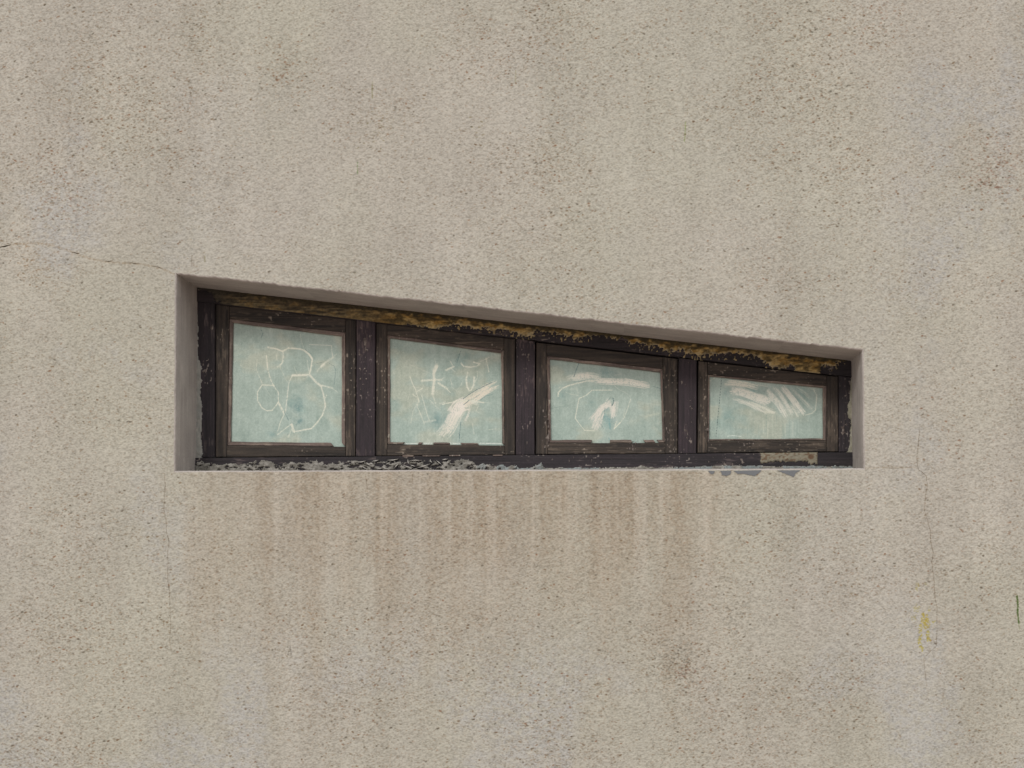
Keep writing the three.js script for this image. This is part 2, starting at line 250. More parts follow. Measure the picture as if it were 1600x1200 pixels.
// a board from a photo-point outline on the plane z; edges worn uneven
function board(name, poly, z, depth, mat, parent, vertical = false, wob = 0.0008, bevel = 0.0018) {
  const c = poly.map(([x, y]) => at(x, y, z)), pts = [];
  c.forEach((a, i) => { const b = c[(i + 1) % c.length], L = Math.hypot(b[0] - a[0], b[1] - a[1]), m = Math.max(1, Math.round(L / 0.014)), s = rnd() * 90; for (let k = 0; k < m; k++) { const t = k / m, j = k ? (fbm(s + k / 4, s, 3) - .5) * 2 * wob + (rnd() - .5) * wob * .5 : 0; pts.push(new THREE.Vector2(lerp(a[0], b[0], t) - (b[1] - a[1]) / L * j - O.x, lerp(a[1], b[1], t) + (b[0] - a[0]) / L * j - O.y)); } });
  const g = new THREE.ExtrudeGeometry(new THREE.Shape(pts), { depth: depth - bevel, bevelEnabled: bevel > 0, bevelThickness: bevel, bevelSize: bevel, bevelOffset: -bevel, bevelSegments: 2 });
  g.translate(0, 0, z - depth - O.z);
  const p = g.attributes.position, uv = new Float32Array(p.count * 2), ou = rnd() * 1.6, ov = rnd() * .8;
  for (let i = 0; i < p.count; i++) { const x = p.getX(i), y = p.getY(i), q = p.getZ(i); uv[i * 2] = ((vertical ? y : x) + ou) / 1.6; uv[i * 2 + 1] = ((vertical ? x : y) + q + ov) / .8; }
  g.setAttribute('uv', new THREE.BufferAttribute(uv, 2));
  return mesh(name, g, mat, parent);
}
const Q = (x0, y0, x1, y1, x2, y2, x3, y3) => [[x0, y0], [x1, y1], [x2, y2], [x3, y3]];
const headTop = (x) => 450.5 + (x - 307) * (561.5 - 450.5) / (1331 - 307), headBot = (x) => table([[307, 470.5], [336, 473.5], [557, 498.5], [586, 502.5], [806, 528], [836, 533], [1060, 558.5], [1089, 562], [1311, 586.5], [1331, 589]], x), sillTop = (x) => table([[300, 715.5], [560, 713.5], [836, 711], [1090, 709], [1335, 706.5]], x);

board('head_rail', [[303, headTop(303) - 4], [1335, headTop(1335) - 4], [1335, headBot(1335)], [303, headBot(303)]], ZF, .075, M.frame, win);
board('sill_rail', [[303, sillTop(303)], [1335, sillTop(1335)], [1335, 744], [303, 746]], ZF + .008, .085, M.frame, win);
board('jamb', Q(307, headBot(307) + .6, 335, headBot(335) + .6, 335, sillTop(335) - .6, 306, sillTop(306) - .6), ZF - .004, .07, M.frame, win, true);
board('jamb', Q(1311, headBot(1311) + .6, 1331, headBot(1331) + .6, 1332, sillTop(1331) - .6, 1311, sillTop(1311) - .6), ZF - .004, .07, M.frame, win, true);
for (const [a, b] of [[557, 586], [806.5, 835.5], [1060.5, 1088.5]])
  board('mullion', Q(a, headBot(a) + .6, b, headBot(b) + .6, b - .5, sillTop(b) - .6, a - .7, sillTop(a) - .6), ZF - .003, .072, M.mullion, win, true);
board('light_block_backing', [[300, headTop(300) - 5], [1340, headTop(1340) - 5], [1340, 748], [300, 748]], ZF - .078, .02, M.backing, win, false, 0, 0);  // added dark sheet, blocks light from behind and blackens the sash gaps

// ------- panes: green film on the glass, scraped and drawn on (flat marks on the film)
function film(w, h, draw, sd) {                                       // w, h: size of the photo region enlarged, as drawn below
  const k = 640 / w, c = document.createElement('canvas'); c.width = 640; c.height = Math.round(h * k); const base = c.getContext('2d'), layer = document.createElement('canvas'); layer.width = c.width; layer.height = c.height; const ctx = layer.getContext('2d');
  const im = base.createImageData(c.width, c.height);
  for (let j = 0; j < c.height; j++) for (let i = 0; i < c.width; i++) {
    const n = fbm(i / 130 + sd, j / 120 + sd, 5) - .5, m = fbm(i / 24 + sd, j / 30, 4) - .5, f = vn(i / 3 + sd, j / 3) + vn(i / 6, j / 6 + sd) - 1, p = ss(.52, .72, fbm(i / 160 + 40 + sd, j / 110 + 6, 4)), s = vn(i / 7 + sd, j / 260) - .5, q = (j * c.width + i) * 4;
    const t = n * 26 + m * 22 + f * 15 + s * 9; im.data[q] = clamp8(lerp(167, 178, p) + t * .95); im.data[q + 1] = clamp8(lerp(184, 187, p) + t * .85); im.data[q + 2] = clamp8(lerp(173, 171, p) + t * .85); im.data[q + 3] = 255;
  }
  base.putImageData(im, 0, 0); ctx.scale(k, k); ctx.lineCap = 'round'; ctx.lineJoin = 'round';
  const S = (pts, wd, a = .7, col = '226,226,208', n = 5) => { for (let r = 0; r < n; r++) { ctx.strokeStyle = `rgba(${col},${Math.min(1, a * (r ? lerp(.35, .7, rnd()) : .3))})`; ctx.lineWidth = Math.max(2.2, wd * lerp(.3, .95, rnd())); ctx.setLineDash(n > 1 && r ? [lerp(8, 70, rnd()), lerp(4, 26, rnd()), lerp(4, 30, rnd()), lerp(4, 22, rnd())] : []); ctx.lineDashOffset = rnd() * 60; ctx.lineCap = r % 2 ? 'butt' : 'round'; ctx.beginPath(); pts.forEach(([x, y], i) => { const X = x + (rnd() - .5) * wd * .5, Y = y + (rnd() - .5) * wd * .5; i ? ctx.lineTo(X, Y) : ctx.moveTo(X, Y); }); ctx.stroke(); } };
  const D = (pts, wd, a = .5, col = '66,98,100') => S(pts, wd, Math.min(1, a * 1.5), col, 3);
  const scrub = (pts, w0, n, a = .5, col = '222,224,208') => { const wd = w0 * 1.35; for (let r = 0; r < n * 2; r++) { const o = (rnd() + rnd() - 1) * wd * .62, o2 = (rnd() - .5) * wd * .5, i0 = rnd() * .3, i1 = 1 - rnd() * .3; const P = (t) => { const x = t * (pts.length - 1), i = Math.min(pts.length - 2, x | 0), e = x - i; return [lerp(pts[i][0], pts[i + 1][0], e), lerp(pts[i][1], pts[i + 1][1], e)]; }; const path = []; for (let s = 0; s <= 6; s++) { const t = lerp(i0, i1, s / 6), a0 = P(Math.max(0, t - .05)), a1 = P(Math.min(1, t + .05)), p = P(t), L = Math.hypot(a1[0] - a0[0], a1[1] - a0[1]) || 1; const oo = o + o2 * (s / 6 - .5); path.push([p[0] - (a1[1] - a0[1]) / L * oo, p[1] + (a1[0] - a0[0]) / L * oo]); } S(path, wd / 9 + 2, a * lerp(.5, 1.1, rnd()), col, 3); } };
  const smudge = (x, y, r, a, col = '96,128,128') => { for (let i = 0; i < 60; i++) { const t = rnd() * 6.28, q = r * rnd(); ctx.fillStyle = `rgba(${col},${a * .13 * rnd()})`; ctx.beginPath(); ctx.arc(x + Math.cos(t) * q, y + Math.sin(t) * q * 1.2, r * lerp(.1, .45, rnd()), 0, 7); ctx.fill(); } };
  const specks = (x0, y0, x1, y1, n) => { for (let i = 0; i < n; i++) { ctx.fillStyle = `rgba(60,76,76,${lerp(.2, .6, rnd())})`; ctx.beginPath(); ctx.arc(lerp(x0, x1, rnd()), lerp(y0, y1, rnd()), lerp(1.5, 4, rnd()), 0, 7); ctx.fill(); } };
  draw({ S, D, scrub, smudge, specks });
  // fine scuffs
  for (let i = 0; i < 70; i++) { const x = rnd() * w, y = rnd() * h, a = rnd() * 6.28, l = lerp(20, 110, rnd()); S([[x, y], [x + Math.cos(a) * l, y + Math.sin(a) * l]], 2.5, lerp(.05, .22, rnd()), rnd() > .3 ? '205,212,196' : '110,140,140', 1); }
  // the scraping skips over the grain of the film
  const li = ctx.getImageData(0, 0, c.width, c.height);
  for (let j = 0; j < c.height; j++) for (let i = 0; i < c.width; i++) { const e = vn(i / 2.6 + sd, j / 2.6) * .5 + vn(i / 7 + sd, j / 6) * .3 + vn(i / 26, j / 22 + sd) * .2; li.data[(j * c.width + i) * 4 + 3] *= Math.min(1, .35 + 1.15 * ss(.2, .62, e)); }
  ctx.putImageData(li, 0, 0); base.drawImage(layer, 0, 0);
  const t = new THREE.CanvasTexture(c); t.colorSpace = THREE.SRGBColorSpace; return t;
}
const FILMS = [
  [350, 495, 195, 205, 1141, 1200, ({ S, D, smudge, specks }) => {
    smudge(680, 830, 110, .8); smudge(690, 960, 60, .8); smudge(440, 1070, 60, .5);
    S([[395, 278], [470, 290], [535, 315]], 15, .95); S([[535, 315], [590, 285], [690, 292], [740, 310], [775, 340], [808, 385], [800, 450], [782, 520]], 17, .85);
    S([[735, 310], [780, 345], [806, 385]], 20, .8); S([[540, 315], [542, 370], [528, 425], [490, 460]], 14, .6); S([[545, 400], [510, 455]], 16, .5);
    S([[620, 538], [775, 532]], 26, .95); S([[620, 545], [592, 610], [580, 700], [562, 870]], 15, .8); S([[782, 530], [835, 590], [890, 640]], 22, .85); S([[890, 640], [912, 720], [928, 815], [900, 900], [850, 970], [800, 1022]], 15, .8); S([[800, 1022], [730, 1035], [640, 1050]], 18, .8); S([[895, 630], [990, 652]], 18, .6); S([[990, 655], [1045, 692]], 7, .4);
    S([[388, 350], [398, 430], [405, 500], [430, 580], [460, 640], [498, 690], [498, 780]], 14, .8); S([[390, 360], [400, 480]], 20, .4); S([[305, 390], [295, 480], [315, 530], [350, 610]], 10, .5); S([[350, 622], [460, 628]], 13, .8); S([[345, 625], [305, 690], [308, 770], [350, 835], [390, 858], [440, 855], [475, 815], [500, 780]], 13, .8);
    S([[498, 785], [550, 880]], 20, .75); S([[550, 890], [515, 960], [492, 1045]], 12, .6); S([[490, 1078], [550, 1030], [620, 980]], 12, .75); S([[620, 985], [640, 1060]], 22, .8); S([[625, 1010], [585, 1100]], 18, .5);
    S([[695, 140], [710, 230], [735, 300]], 8, .45); S([[760, 400], [780, 520]], 10, .5); S([[640, 450], [665, 520]], 7, .4); S([[475, 340], [485, 400]], 10, .35); S([[510, 460], [560, 560], [580, 600]], 9, .4);
    S([[780, 252], [870, 258], [982, 262], [985, 310], [995, 370]], 8, .6); S([[890, 450], [950, 400], [1000, 370]], 24, .45); S([[885, 460], [920, 430]], 22, .7); S([[990, 372], [1030, 340]], 10, .5); S([[850, 500], [900, 430]], 16, .3);
    S([[150, 440], [175, 465], [240, 470], [290, 490]], 8, .4); S([[160, 400], [150, 450]], 6, .4); S([[170, 500], [180, 510]], 9, .6); S([[700, 580], [770, 550]], 8, .4); S([[720, 960], [725, 910]], 8, .3); S([[370, 640], [425, 725]], 6, .35); S([[930, 740], [940, 715]], 14, .4);
    D([[340, 120], [356, 155], [340, 190]], 6, .6); D([[960, 425], [1005, 450], [1022, 490], [1010, 600], [1005, 640]], 5, .6); D([[740, 300], [800, 340]], 5, .5); D([[550, 870], [590, 945]], 6, .6); D([[820, 470], [835, 430], [900, 415]], 5, .35); specks(100, 80, 1000, 300, 18); specks(520, 850, 720, 1080, 16); specks(395, 490, 410, 505, 3);
  }],
  [600, 520, 195, 180, 1300, 1200, ({ S, D, scrub, smudge, specks }) => {
    smudge(560, 900, 120, .8); smudge(860, 240, 160, .5);
    S([[550, 350], [520, 420], [518, 500], [505, 640]], 34, .9); S([[550, 345], [525, 410]], 46, .5); S([[388, 500], [520, 490], [600, 485]], 26, .8); S([[560, 520], [660, 585]], 26, .7); S([[660, 590], [700, 630]], 12, .5); S([[510, 650], [540, 740]], 22, .35);
    S([[645, 388], [730, 350]], 24, .75); S([[690, 295], [715, 340]], 13, .5); S([[700, 370], [740, 405]], 12, .4); S([[805, 320], [830, 350], [900, 358], [970, 350], [1000, 322], [930, 305]], 16, .7); S([[805, 310], [812, 340]], 16, .6); S([[1060, 265], [1078, 330], [1092, 410]], 14, .75); S([[1000, 300], [1060, 275], [1095, 255]], 13, .6);
    S([[872, 410], [855, 480], [868, 560], [890, 600]], 26, .8); S([[940, 460], [935, 540], [905, 600]], 26, .75); S([[970, 400], [975, 460], [945, 520]], 9, .4); S([[690, 480], [710, 545]], 10, .45); S([[760, 610], [700, 560]], 8, .35); S([[800, 550], [820, 510]], 14, .4); S([[740, 600], [790, 570]], 6, .3);
    scrub([[600, 1090], [690, 980], [740, 860], [800, 760], [900, 720]], 95, 26, .6, '230,225,210'); scrub([[720, 880], [780, 770], [880, 740]], 110, 22, .65, '236,229,216'); scrub([[820, 740], [930, 690], [1060, 600], [1200, 530]], 70, 26, .6, '230,221,202'); scrub([[900, 720], [870, 860], [830, 940]], 30, 9, .5, '230,225,210'); S([[610, 745], [760, 715], [900, 710], [1040, 730]], 16, .7); S([[580, 735], [640, 720]], 24, .4); scrub([[900, 700], [990, 730]], 50, 10, .6);
    D([[820, 690], [890, 640], [970, 590], [1060, 545], [1130, 515]], 8, .6); D([[830, 750], [890, 700]], 8, .6); D([[940, 680], [1000, 640]], 6, .5); D([[1000, 700], [1060, 660], [1130, 640]], 9, .45); D([[760, 310], [800, 190]], 7, .7); D([[745, 300], [780, 220]], 4, .5); D([[800, 930], [790, 1030], [782, 1130]], 7, .65); D([[100, 712], [180, 695]], 4, .45); S([[990, 830], [960, 815], [990, 740]], 14, .35); S([[920, 940], [940, 1060]], 10, .35); S([[1090, 1010], [1170, 1000]], 8, .35); S([[930, 700], [1120, 735]], 9, .35);
    S([[270, 455], [300, 540], [340, 610], [400, 580]], 13, .5); S([[330, 600], [360, 700], [345, 770], [390, 870], [420, 950]], 15, .5); S([[390, 650], [420, 740], [450, 850], [470, 910]], 12, .45); S([[420, 930], [540, 910]], 24, .35); S([[300, 560], [400, 580], [410, 540]], 10, .35); S([[340, 740], [300, 820], [280, 940]], 10, .4); S([[300, 640], [350, 680], [370, 720]], 18, .35); S([[250, 700], [260, 640]], 9, .3); S([[220, 310], [480, 420]], 7, .25); S([[480, 700], [540, 770], [590, 800]], 16, .3); S([[530, 260], [540, 320]], 12, .3); S([[600, 480], [635, 465]], 9, .5); specks(260, 640, 360, 720, 8); specks(560, 1040, 820, 1140, 14); specks(80, 80, 300, 220, 14);
    S([[205, 1152], [500, 1152]], 16, .8, '230,235,226'); S([[670, 1152], [790, 1152]], 16, .8, '230,235,226'); S([[1000, 1152], [1230, 1155]], 16, .8, '230,235,226');
  }],
  [850, 550, 195, 145, 1600, 1190, ({ S, D, scrub, smudge, specks }) => {
    smudge(800, 850, 120, .7, '110,150,154'); smudge(780, 220, 160, .45); smudge(250, 560, 90, .4); smudge(640, 650, 140, .3);
    scrub([[290, 345], [400, 330], [520, 310], [640, 320], [760, 360]], 70, 26, .7); scrub([[400, 320], [520, 300], [620, 300]], 55, 18, .7, '232,229,214'); scrub([[600, 370], [760, 370], [900, 380], [1050, 385], [1200, 410], [1360, 435]], 52, 30, .7, '230,227,212'); scrub([[1030, 360], [1200, 400], [1370, 440]], 55, 14, .7, '232,229,214'); S([[180, 570], [185, 520], [230, 470], [310, 430], [420, 400], [540, 375], [640, 370]], 24, .75); S([[190, 470], [205, 445]], 12, .5); S([[270, 510], [340, 540], [440, 560]], 12, .4); S([[330, 480], [420, 470], [440, 530]], 30, .2); S([[900, 300], [990, 280]], 10, .35); S([[1040, 330], [1060, 410]], 18, .5);
    S([[870, 490], [620, 490], [600, 505], [540, 555], [450, 595], [425, 720], [402, 850], [460, 930], [520, 1005], [650, 1012]], 13, .75); S([[1110, 600], [1075, 720], [1030, 840], [975, 910], [900, 985]], 14, .5); S([[900, 430], [960, 480], [1060, 530], [1110, 580]], 9, .3); S([[900, 985], [975, 905]], 18, .6); S([[1040, 720], [1020, 830]], 26, .25);
    scrub([[600, 900], [680, 800], [740, 720], [800, 690], [860, 610]], 60, 22, .7, '228,223,210'); scrub([[650, 1000], [690, 900], [720, 800], [760, 720]], 80, 20, .6, '226,221,208'); scrub([[820, 660], [880, 720], [890, 860]], 44, 16, .65, '230,225,212'); scrub([[920, 620], [910, 720], [880, 880]], 46, 14, .6, '230,225,212'); S([[930, 890], [900, 985]], 22, .5); D([[885, 590], [895, 650], [870, 690]], 18, .7, '74,100,104'); D([[780, 720], [775, 790]], 9, .5); D([[835, 850], [850, 990]], 20, .4, '110,156,160'); D([[730, 920], [760, 980]], 9, .4); D([[800, 640], [860, 575]], 6, .5);
    D([[445, 145], [415, 230], [382, 320]], 14, .7, '60,96,104'); D([[85, 730], [180, 705], [320, 690]], 7, .45, '96,124,116'); D([[370, 380], [470, 375], [570, 355]], 8, .35); D([[1400, 440], [1500, 470]], 14, .3); specks(340, 1080, 375, 1105, 3); specks(890, 900, 920, 930, 5); specks(300, 1050, 1300, 1120, 8); S([[1300, 830], [1480, 790]], 40, .15); S([[1300, 660], [1480, 680]], 30, .12); S([[830, 1100], [850, 1140]], 18, .3, '110,160,164');
  }],
  [1100, 580, 195, 115, 1600, 944, ({ S, D, scrub, smudge, specks }) => {
    smudge(620, 260, 140, .4); smudge(300, 600, 220, .3); smudge(1250, 280, 160, .3); smudge(280, 290, 60, .4);
    scrub([[250, 155], [400, 155], [560, 180], [700, 220]], 60, 20, .6, '236,233,214'); scrub([[330, 235], [470, 255], [620, 310], [760, 360], [850, 400]], 80, 34, .75, '232,231,216'); scrub([[640, 310], [800, 350], [860, 400]], 60, 16, .7, '232,231,216'); scrub([[340, 355], [460, 385], [580, 420], [700, 490], [800, 540]], 34, 16, .75, '230,229,214'); scrub([[560, 390], [700, 440], [820, 500], [910, 540]], 40, 16, .65); S([[780, 525], [905, 530]], 44, .5);
    scrub([[800, 240], [880, 330], [960, 420], [1020, 520], [1070, 600]], 60, 26, .7, '228,229,214'); scrub([[880, 200], [980, 300], [1050, 420], [1110, 520], [1150, 580]], 44, 18, .65, '228,229,214'); scrub([[990, 190], [1080, 290], [1160, 390], [1230, 490], [1290, 570]], 56, 30, .75, '232,231,216'); scrub([[1100, 420], [1170, 520], [1210, 600]], 34, 10, .55); scrub([[1090, 200], [1200, 300], [1320, 420], [1420, 520]], 36, 10, .35); scrub([[1180, 200], [1300, 280], [1370, 350]], 30, 8, .35); S([[1405, 235], [1445, 310], [1440, 380], [1430, 500], [1390, 540], [1300, 565]], 18, .45); S([[1440, 340], [1438, 390]], 26, .5); scrub([[620, 150], [760, 180], [860, 200]], 40, 8, .3); scrub([[1200, 180], [1400, 220], [1480, 240]], 50, 8, .2);
    // the dashed dark line of stitching that slants across this sheet alone
    for (let i = 0; i < 22; i++) { const a = i / 22, b = a + .026; D([[lerp(228, 152, a), lerp(80, 860, a)], [lerp(228, 152, b), lerp(80, 860, b)]], 7, 1, '44,64,66'); D([[lerp(228, 152, a), lerp(80, 860, a)], [lerp(228, 152, b), lerp(80, 860, b)]], 6, .9, '44,64,66'); }
    for (const [x, y, l] of [[560, 700, 130], [630, 560, 220], [700, 690, 140], [800, 560, 260], [880, 620, 190], [1010, 680, 120], [1100, 640, 190], [1190, 650, 160], [930, 560, 120]]) D([[x, y], [x + (rnd() - .5) * 10, y + l]], 9, .26, '110,146,140'); for (const [x, y, l] of [[820, 650, 200], [880, 560, 260], [760, 640, 160], [1040, 680, 150], [1140, 640, 180]]) S([[x, y], [x, y + l]], 20, .18);
    S([[300, 835], [370, 825], [480, 838]], 12, .6, '238,243,232'); S([[90, 130], [80, 120], [140, 85]], 12, .4); specks(740, 260, 920, 300, 8); specks(720, 470, 800, 510, 7); specks(950, 400, 1130, 560, 14); specks(400, 150, 560, 230, 9);
  }],
];
const GZ = ZF - .032, BZ = ZF - .022, SZ = ZF - .014;
const PANES = [
  { s: [[337.5, 475], [556, 500], [555, 712.5], [337, 714]], p: [[364, 504], [534, 525], [534, 692], [360, 690]], b: [6, 6, 6, 6] },
  { s: [[588, 504.5], [805.5, 530], [804.5, 710.5], [587, 712]], p: [[609, 528], [783, 551.5], [784.5, 692.5], [609, 690.5]], b: [4.5, 5, 4.5, 3.5] },
  { s: [[838, 535], [1059, 560.5], [1058.5, 708.5], [837, 709.5]], p: [[859, 561], [1031.5, 581.5], [1035, 687], [860.5, 687.5]], b: [5, 5.5, 4.5, 5] },
  { s: [[1091, 564], [1309.5, 588.5], [1309.5, 705.5], [1090, 707.5]], p: [[1109, 588], [1286, 606], [1286, 685], [1108, 686]], b: [3.5, 3.5, 5.5, 3.5] },
];
PANES.forEach(({ s, p, b }, n) => {
  const sash = new THREE.Group(); sash.name = 'sash'; win.add(sash);
  const o = [[p[0][0] - b[0], p[0][1] - b[1]], [p[1][0] + b[2], p[1][1] - b[1]], [p[2][0] + b[2], p[2][1] + b[3]], [p[3][0] - b[0], p[3][1] + b[3]]];   // opening of the sash
  const yT = (x) => lerp(s[0][1], s[1][1], (x - s[0][0]) / (s[1][0] - s[0][0])), yB = (x) => lerp(s[3][1], s[2][1], (x - s[3][0]) / (s[2][0] - s[3][0]));
  board('stile', [s[0], [o[0][0], yT(o[0][0])], [o[3][0], yB(o[3][0])], s[3]], SZ, .04, M.sash, sash, true, .0006);
  board('stile', [[o[1][0], yT(o[1][0])], s[1], s[2], [o[2][0], yB(o[2][0])]], SZ - .0007, .04, M.sash, sash, true, .0006);
  board('top_rail', [[o[0][0] + .4, yT(o[0][0])], [o[1][0] - .4, yT(o[1][0])], [o[1][0] - .4, o[1][1]], [o[0][0] + .4, o[0][1]]], SZ - .0014, .04, M.sash, sash, false, .0006);
  board('bottom_rail', [[o[3][0] + .4, o[3][1]], [o[2][0] - .4, o[2][1]], [o[2][0] - .4, yB(o[2][0])], [o[3][0] + .4, yB(o[3][0])]], SZ - .0012, .04, M.sash, sash, false, .0006);
  // glazing beads, patched putty with an uneven inner edge
  const wb = .0013, e = .6;
  board('glazing_bead', [[o[0][0] + e, o[0][1] + e], [o[1][0] - e, o[1][1] + e], p[1], p[0]], BZ, .014, M.bead, sash, false, wb, .0012);
  board('glazing_bead', [[o[0][0] + e, o[0][1] + e], p[0], p[3], [o[3][0] + e, o[3][1] - e]], BZ - .0006, .014, M.bead, sash, true, wb, .0012);
  board('glazing_bead', [p[1], [o[1][0] - e, o[1][1] + e], [o[2][0] - e, o[2][1] - e], p[2]], BZ - .0004, .014, M.bead, sash, true, wb, .0012);
  const yb = (t) => [[lerp(p[3][0], p[2][0], t), lerp(p[3][1], p[2][1], t)], [lerp(o[3][0] + e, o[2][0] - e, t), lerp(o[3][1], o[2][1], t) - e]];
  const seg = n === 1 ? [[0, .13], [.26, .29], [.39, .53], [.63, .78]] : n === 0 ? [[0, .9]] : n === 2 ? [[0, .37], [.53, .72], [.83, .92], [.95, 1]] : [[0, 1]];
  for (const [t0, t1] of seg) { const [a0, c0] = yb(t0), [a1, c1] = yb(t1); board('glazing_bead', [a0, a1, c1, c0], BZ - .0002, .014, M.bead, sash, false, wb, .0012); }
  const [zx, zy, zw, zh, cw, ch, draw] = FILMS[n], g = new THREE.ExtrudeGeometry(new THREE.Shape(o.map(([x, y], i) => { const [X, Y] = at(x + (i === 0 || i === 3 ? -2 : 2), y + (i < 2 ? -2 : 1), GZ); return new THREE.Vector2(X - O.x, Y - O.y); })), { depth: .004, bevelEnabled: false });
  g.translate(0, 0, GZ - .004 - O.z);
  const P = g.attributes.position, uv = new Float32Array(P.count * 2), [x0, y0] = at(zx, zy + zh, GZ), [x1, y1] = at(zx + zw, zy, GZ);
  for (let i = 0; i < P.count; i++) { uv[i * 2] = (P.getX(i) + O.x - x0) / (x1 - x0); uv[i * 2 + 1] = (P.getY(i) + O.y - y0) / (y1 - y0); }
  g.setAttribute('uv', new THREE.BufferAttribute(uv, 2));
  const m = mesh('pane', g, new THREE.MeshPhysicalMaterial({ map: film(cw, ch, draw, n * 11.3 + 1), roughness: .6, clearcoat: .2, clearcoatRoughness: .2 }), sash);
  m.userData.label = ['sea green film with scratched loops and a small octagon', 'sea green film with a scratched cross, letters and a cracked pale scrape', 'sea green film with a pale arched scrape and a scratched octagon', 'sea green film with fans of pale scrapes and a dashed line'][n];
});

// ------- crusts: old mastic, plaster and flaking paint, raised sheets with ragged edges
function crust(name, z, x0, x1, ya, yb, step, mask, colour, thick, parent = win) {
  const nx = Math.round((x1 - x0) / step), ny = Math.round(Math.max(yb(x0) - ya(x0), yb(x1) - ya(x1)) / step), pos = [], col = [], on = [], idx = [], C = new THREE.Color();
  for (let j = 0; j <= ny; j++) for (let i = 0; i <= nx; i++) {
    const x = lerp(x0, x1, i / nx), y = lerp(ya(x), yb(x), j / ny), v = mask(x, y), [X, Y] = at(x, y, z);
    const inside = v > 0; on.push(inside);
    pos.push(X - O.x, Y - O.y, (inside ? thick * Math.min(1, .25 + v * 3) * (.45 + 1.1 * fbm(x / 5, y / 3.4, 3)) : -.003) + z - O.z);
    const c = colour(x, y, v); C.setRGB(c[0] / 255, c[1] / 255, c[2] / 255, THREE.SRGBColorSpace); col.push(C.r, C.g, C.b);
  }
  for (let j = 0; j < ny; j++) for (let i = 0; i < nx; i++) { const k = j * (nx + 1) + i; if (on[k] || on[k + 1] || on[k + nx + 1] || on[k + nx + 2]) idx.push(k, k + nx + 1, k + 1, k + 1, k + nx + 1, k + nx + 2); }
  const g = new THREE.BufferGeometry(); g.setAttribute('position', new THREE.Float32BufferAttribute(pos, 3)); g.setAttribute('color', new THREE.Float32BufferAttribute(col, 3)); g.setIndex(idx); g.computeVertexNormals();
  return mesh(name, g, M.crust, parent);
}
const mix3 = (a, b, t) => [lerp(a[0], b[0], t), lerp(a[1], b[1], t), lerp(a[2], b[2], t)];
// ochre mastic along the head
const LOW = [[308, .15], [330, .2], [338, .9], [350, 1.05], [590, 1.05], [640, .98], [690, .98], [702, .8], [708, .62], [760, .6], [800, .66], [832, .75], [838, .35], [868, .3], [874, .55], [905, .52], [925, .3], [975, .28], [985, .5], [1030, .5], [1038, .62], [1052, .66], [1062, .5], [1072, .72], [1078, .5], [1084, .74], [1100, .72], [1130, .55], [1185, .42], [1194, .7], [1206, .86], [1238, .9], [1244, 1.04], [1281, 1.04], [1283, .5], [1300, .5], [1310, .3], [1331, .2]];
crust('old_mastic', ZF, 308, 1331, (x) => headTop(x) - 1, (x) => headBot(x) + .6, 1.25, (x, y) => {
  const t = (y - headTop(x)) / (headBot(x) - headTop(x)), L = table(LOW, x), n = ((fbm(x / 6, y / 5, 3) - .5) * .55 + (vn(x / 2, y / 3.2) - .5) * .2) * (.35 + 1.3 * vn(x / 23 + 5, 1.5)) + (vn(x / 19, 7.1) - .5) * .22;
  let v = L + (L > 1 ? 0.05 : n * .8) - t;
  if (v < 0 && L < .75 && L > .3 && t < L + .3 && vn(x / 2.1 + 7, y / 3 + 5) > .76) v = .08;
  return v;
}, (x, y, v) => {
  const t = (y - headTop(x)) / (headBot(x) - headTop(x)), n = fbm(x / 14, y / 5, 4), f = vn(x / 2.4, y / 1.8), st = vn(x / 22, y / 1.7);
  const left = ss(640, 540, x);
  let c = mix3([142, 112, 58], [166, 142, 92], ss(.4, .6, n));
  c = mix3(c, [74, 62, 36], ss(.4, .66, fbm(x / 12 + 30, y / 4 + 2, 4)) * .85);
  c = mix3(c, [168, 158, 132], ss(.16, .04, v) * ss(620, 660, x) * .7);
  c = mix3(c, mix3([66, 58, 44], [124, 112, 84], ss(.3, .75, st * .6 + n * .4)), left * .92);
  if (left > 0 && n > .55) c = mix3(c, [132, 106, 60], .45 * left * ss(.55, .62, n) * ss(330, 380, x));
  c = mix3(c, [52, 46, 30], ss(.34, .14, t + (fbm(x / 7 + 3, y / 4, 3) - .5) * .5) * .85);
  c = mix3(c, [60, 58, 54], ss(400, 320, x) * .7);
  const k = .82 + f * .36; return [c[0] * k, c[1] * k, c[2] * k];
}, .0045);
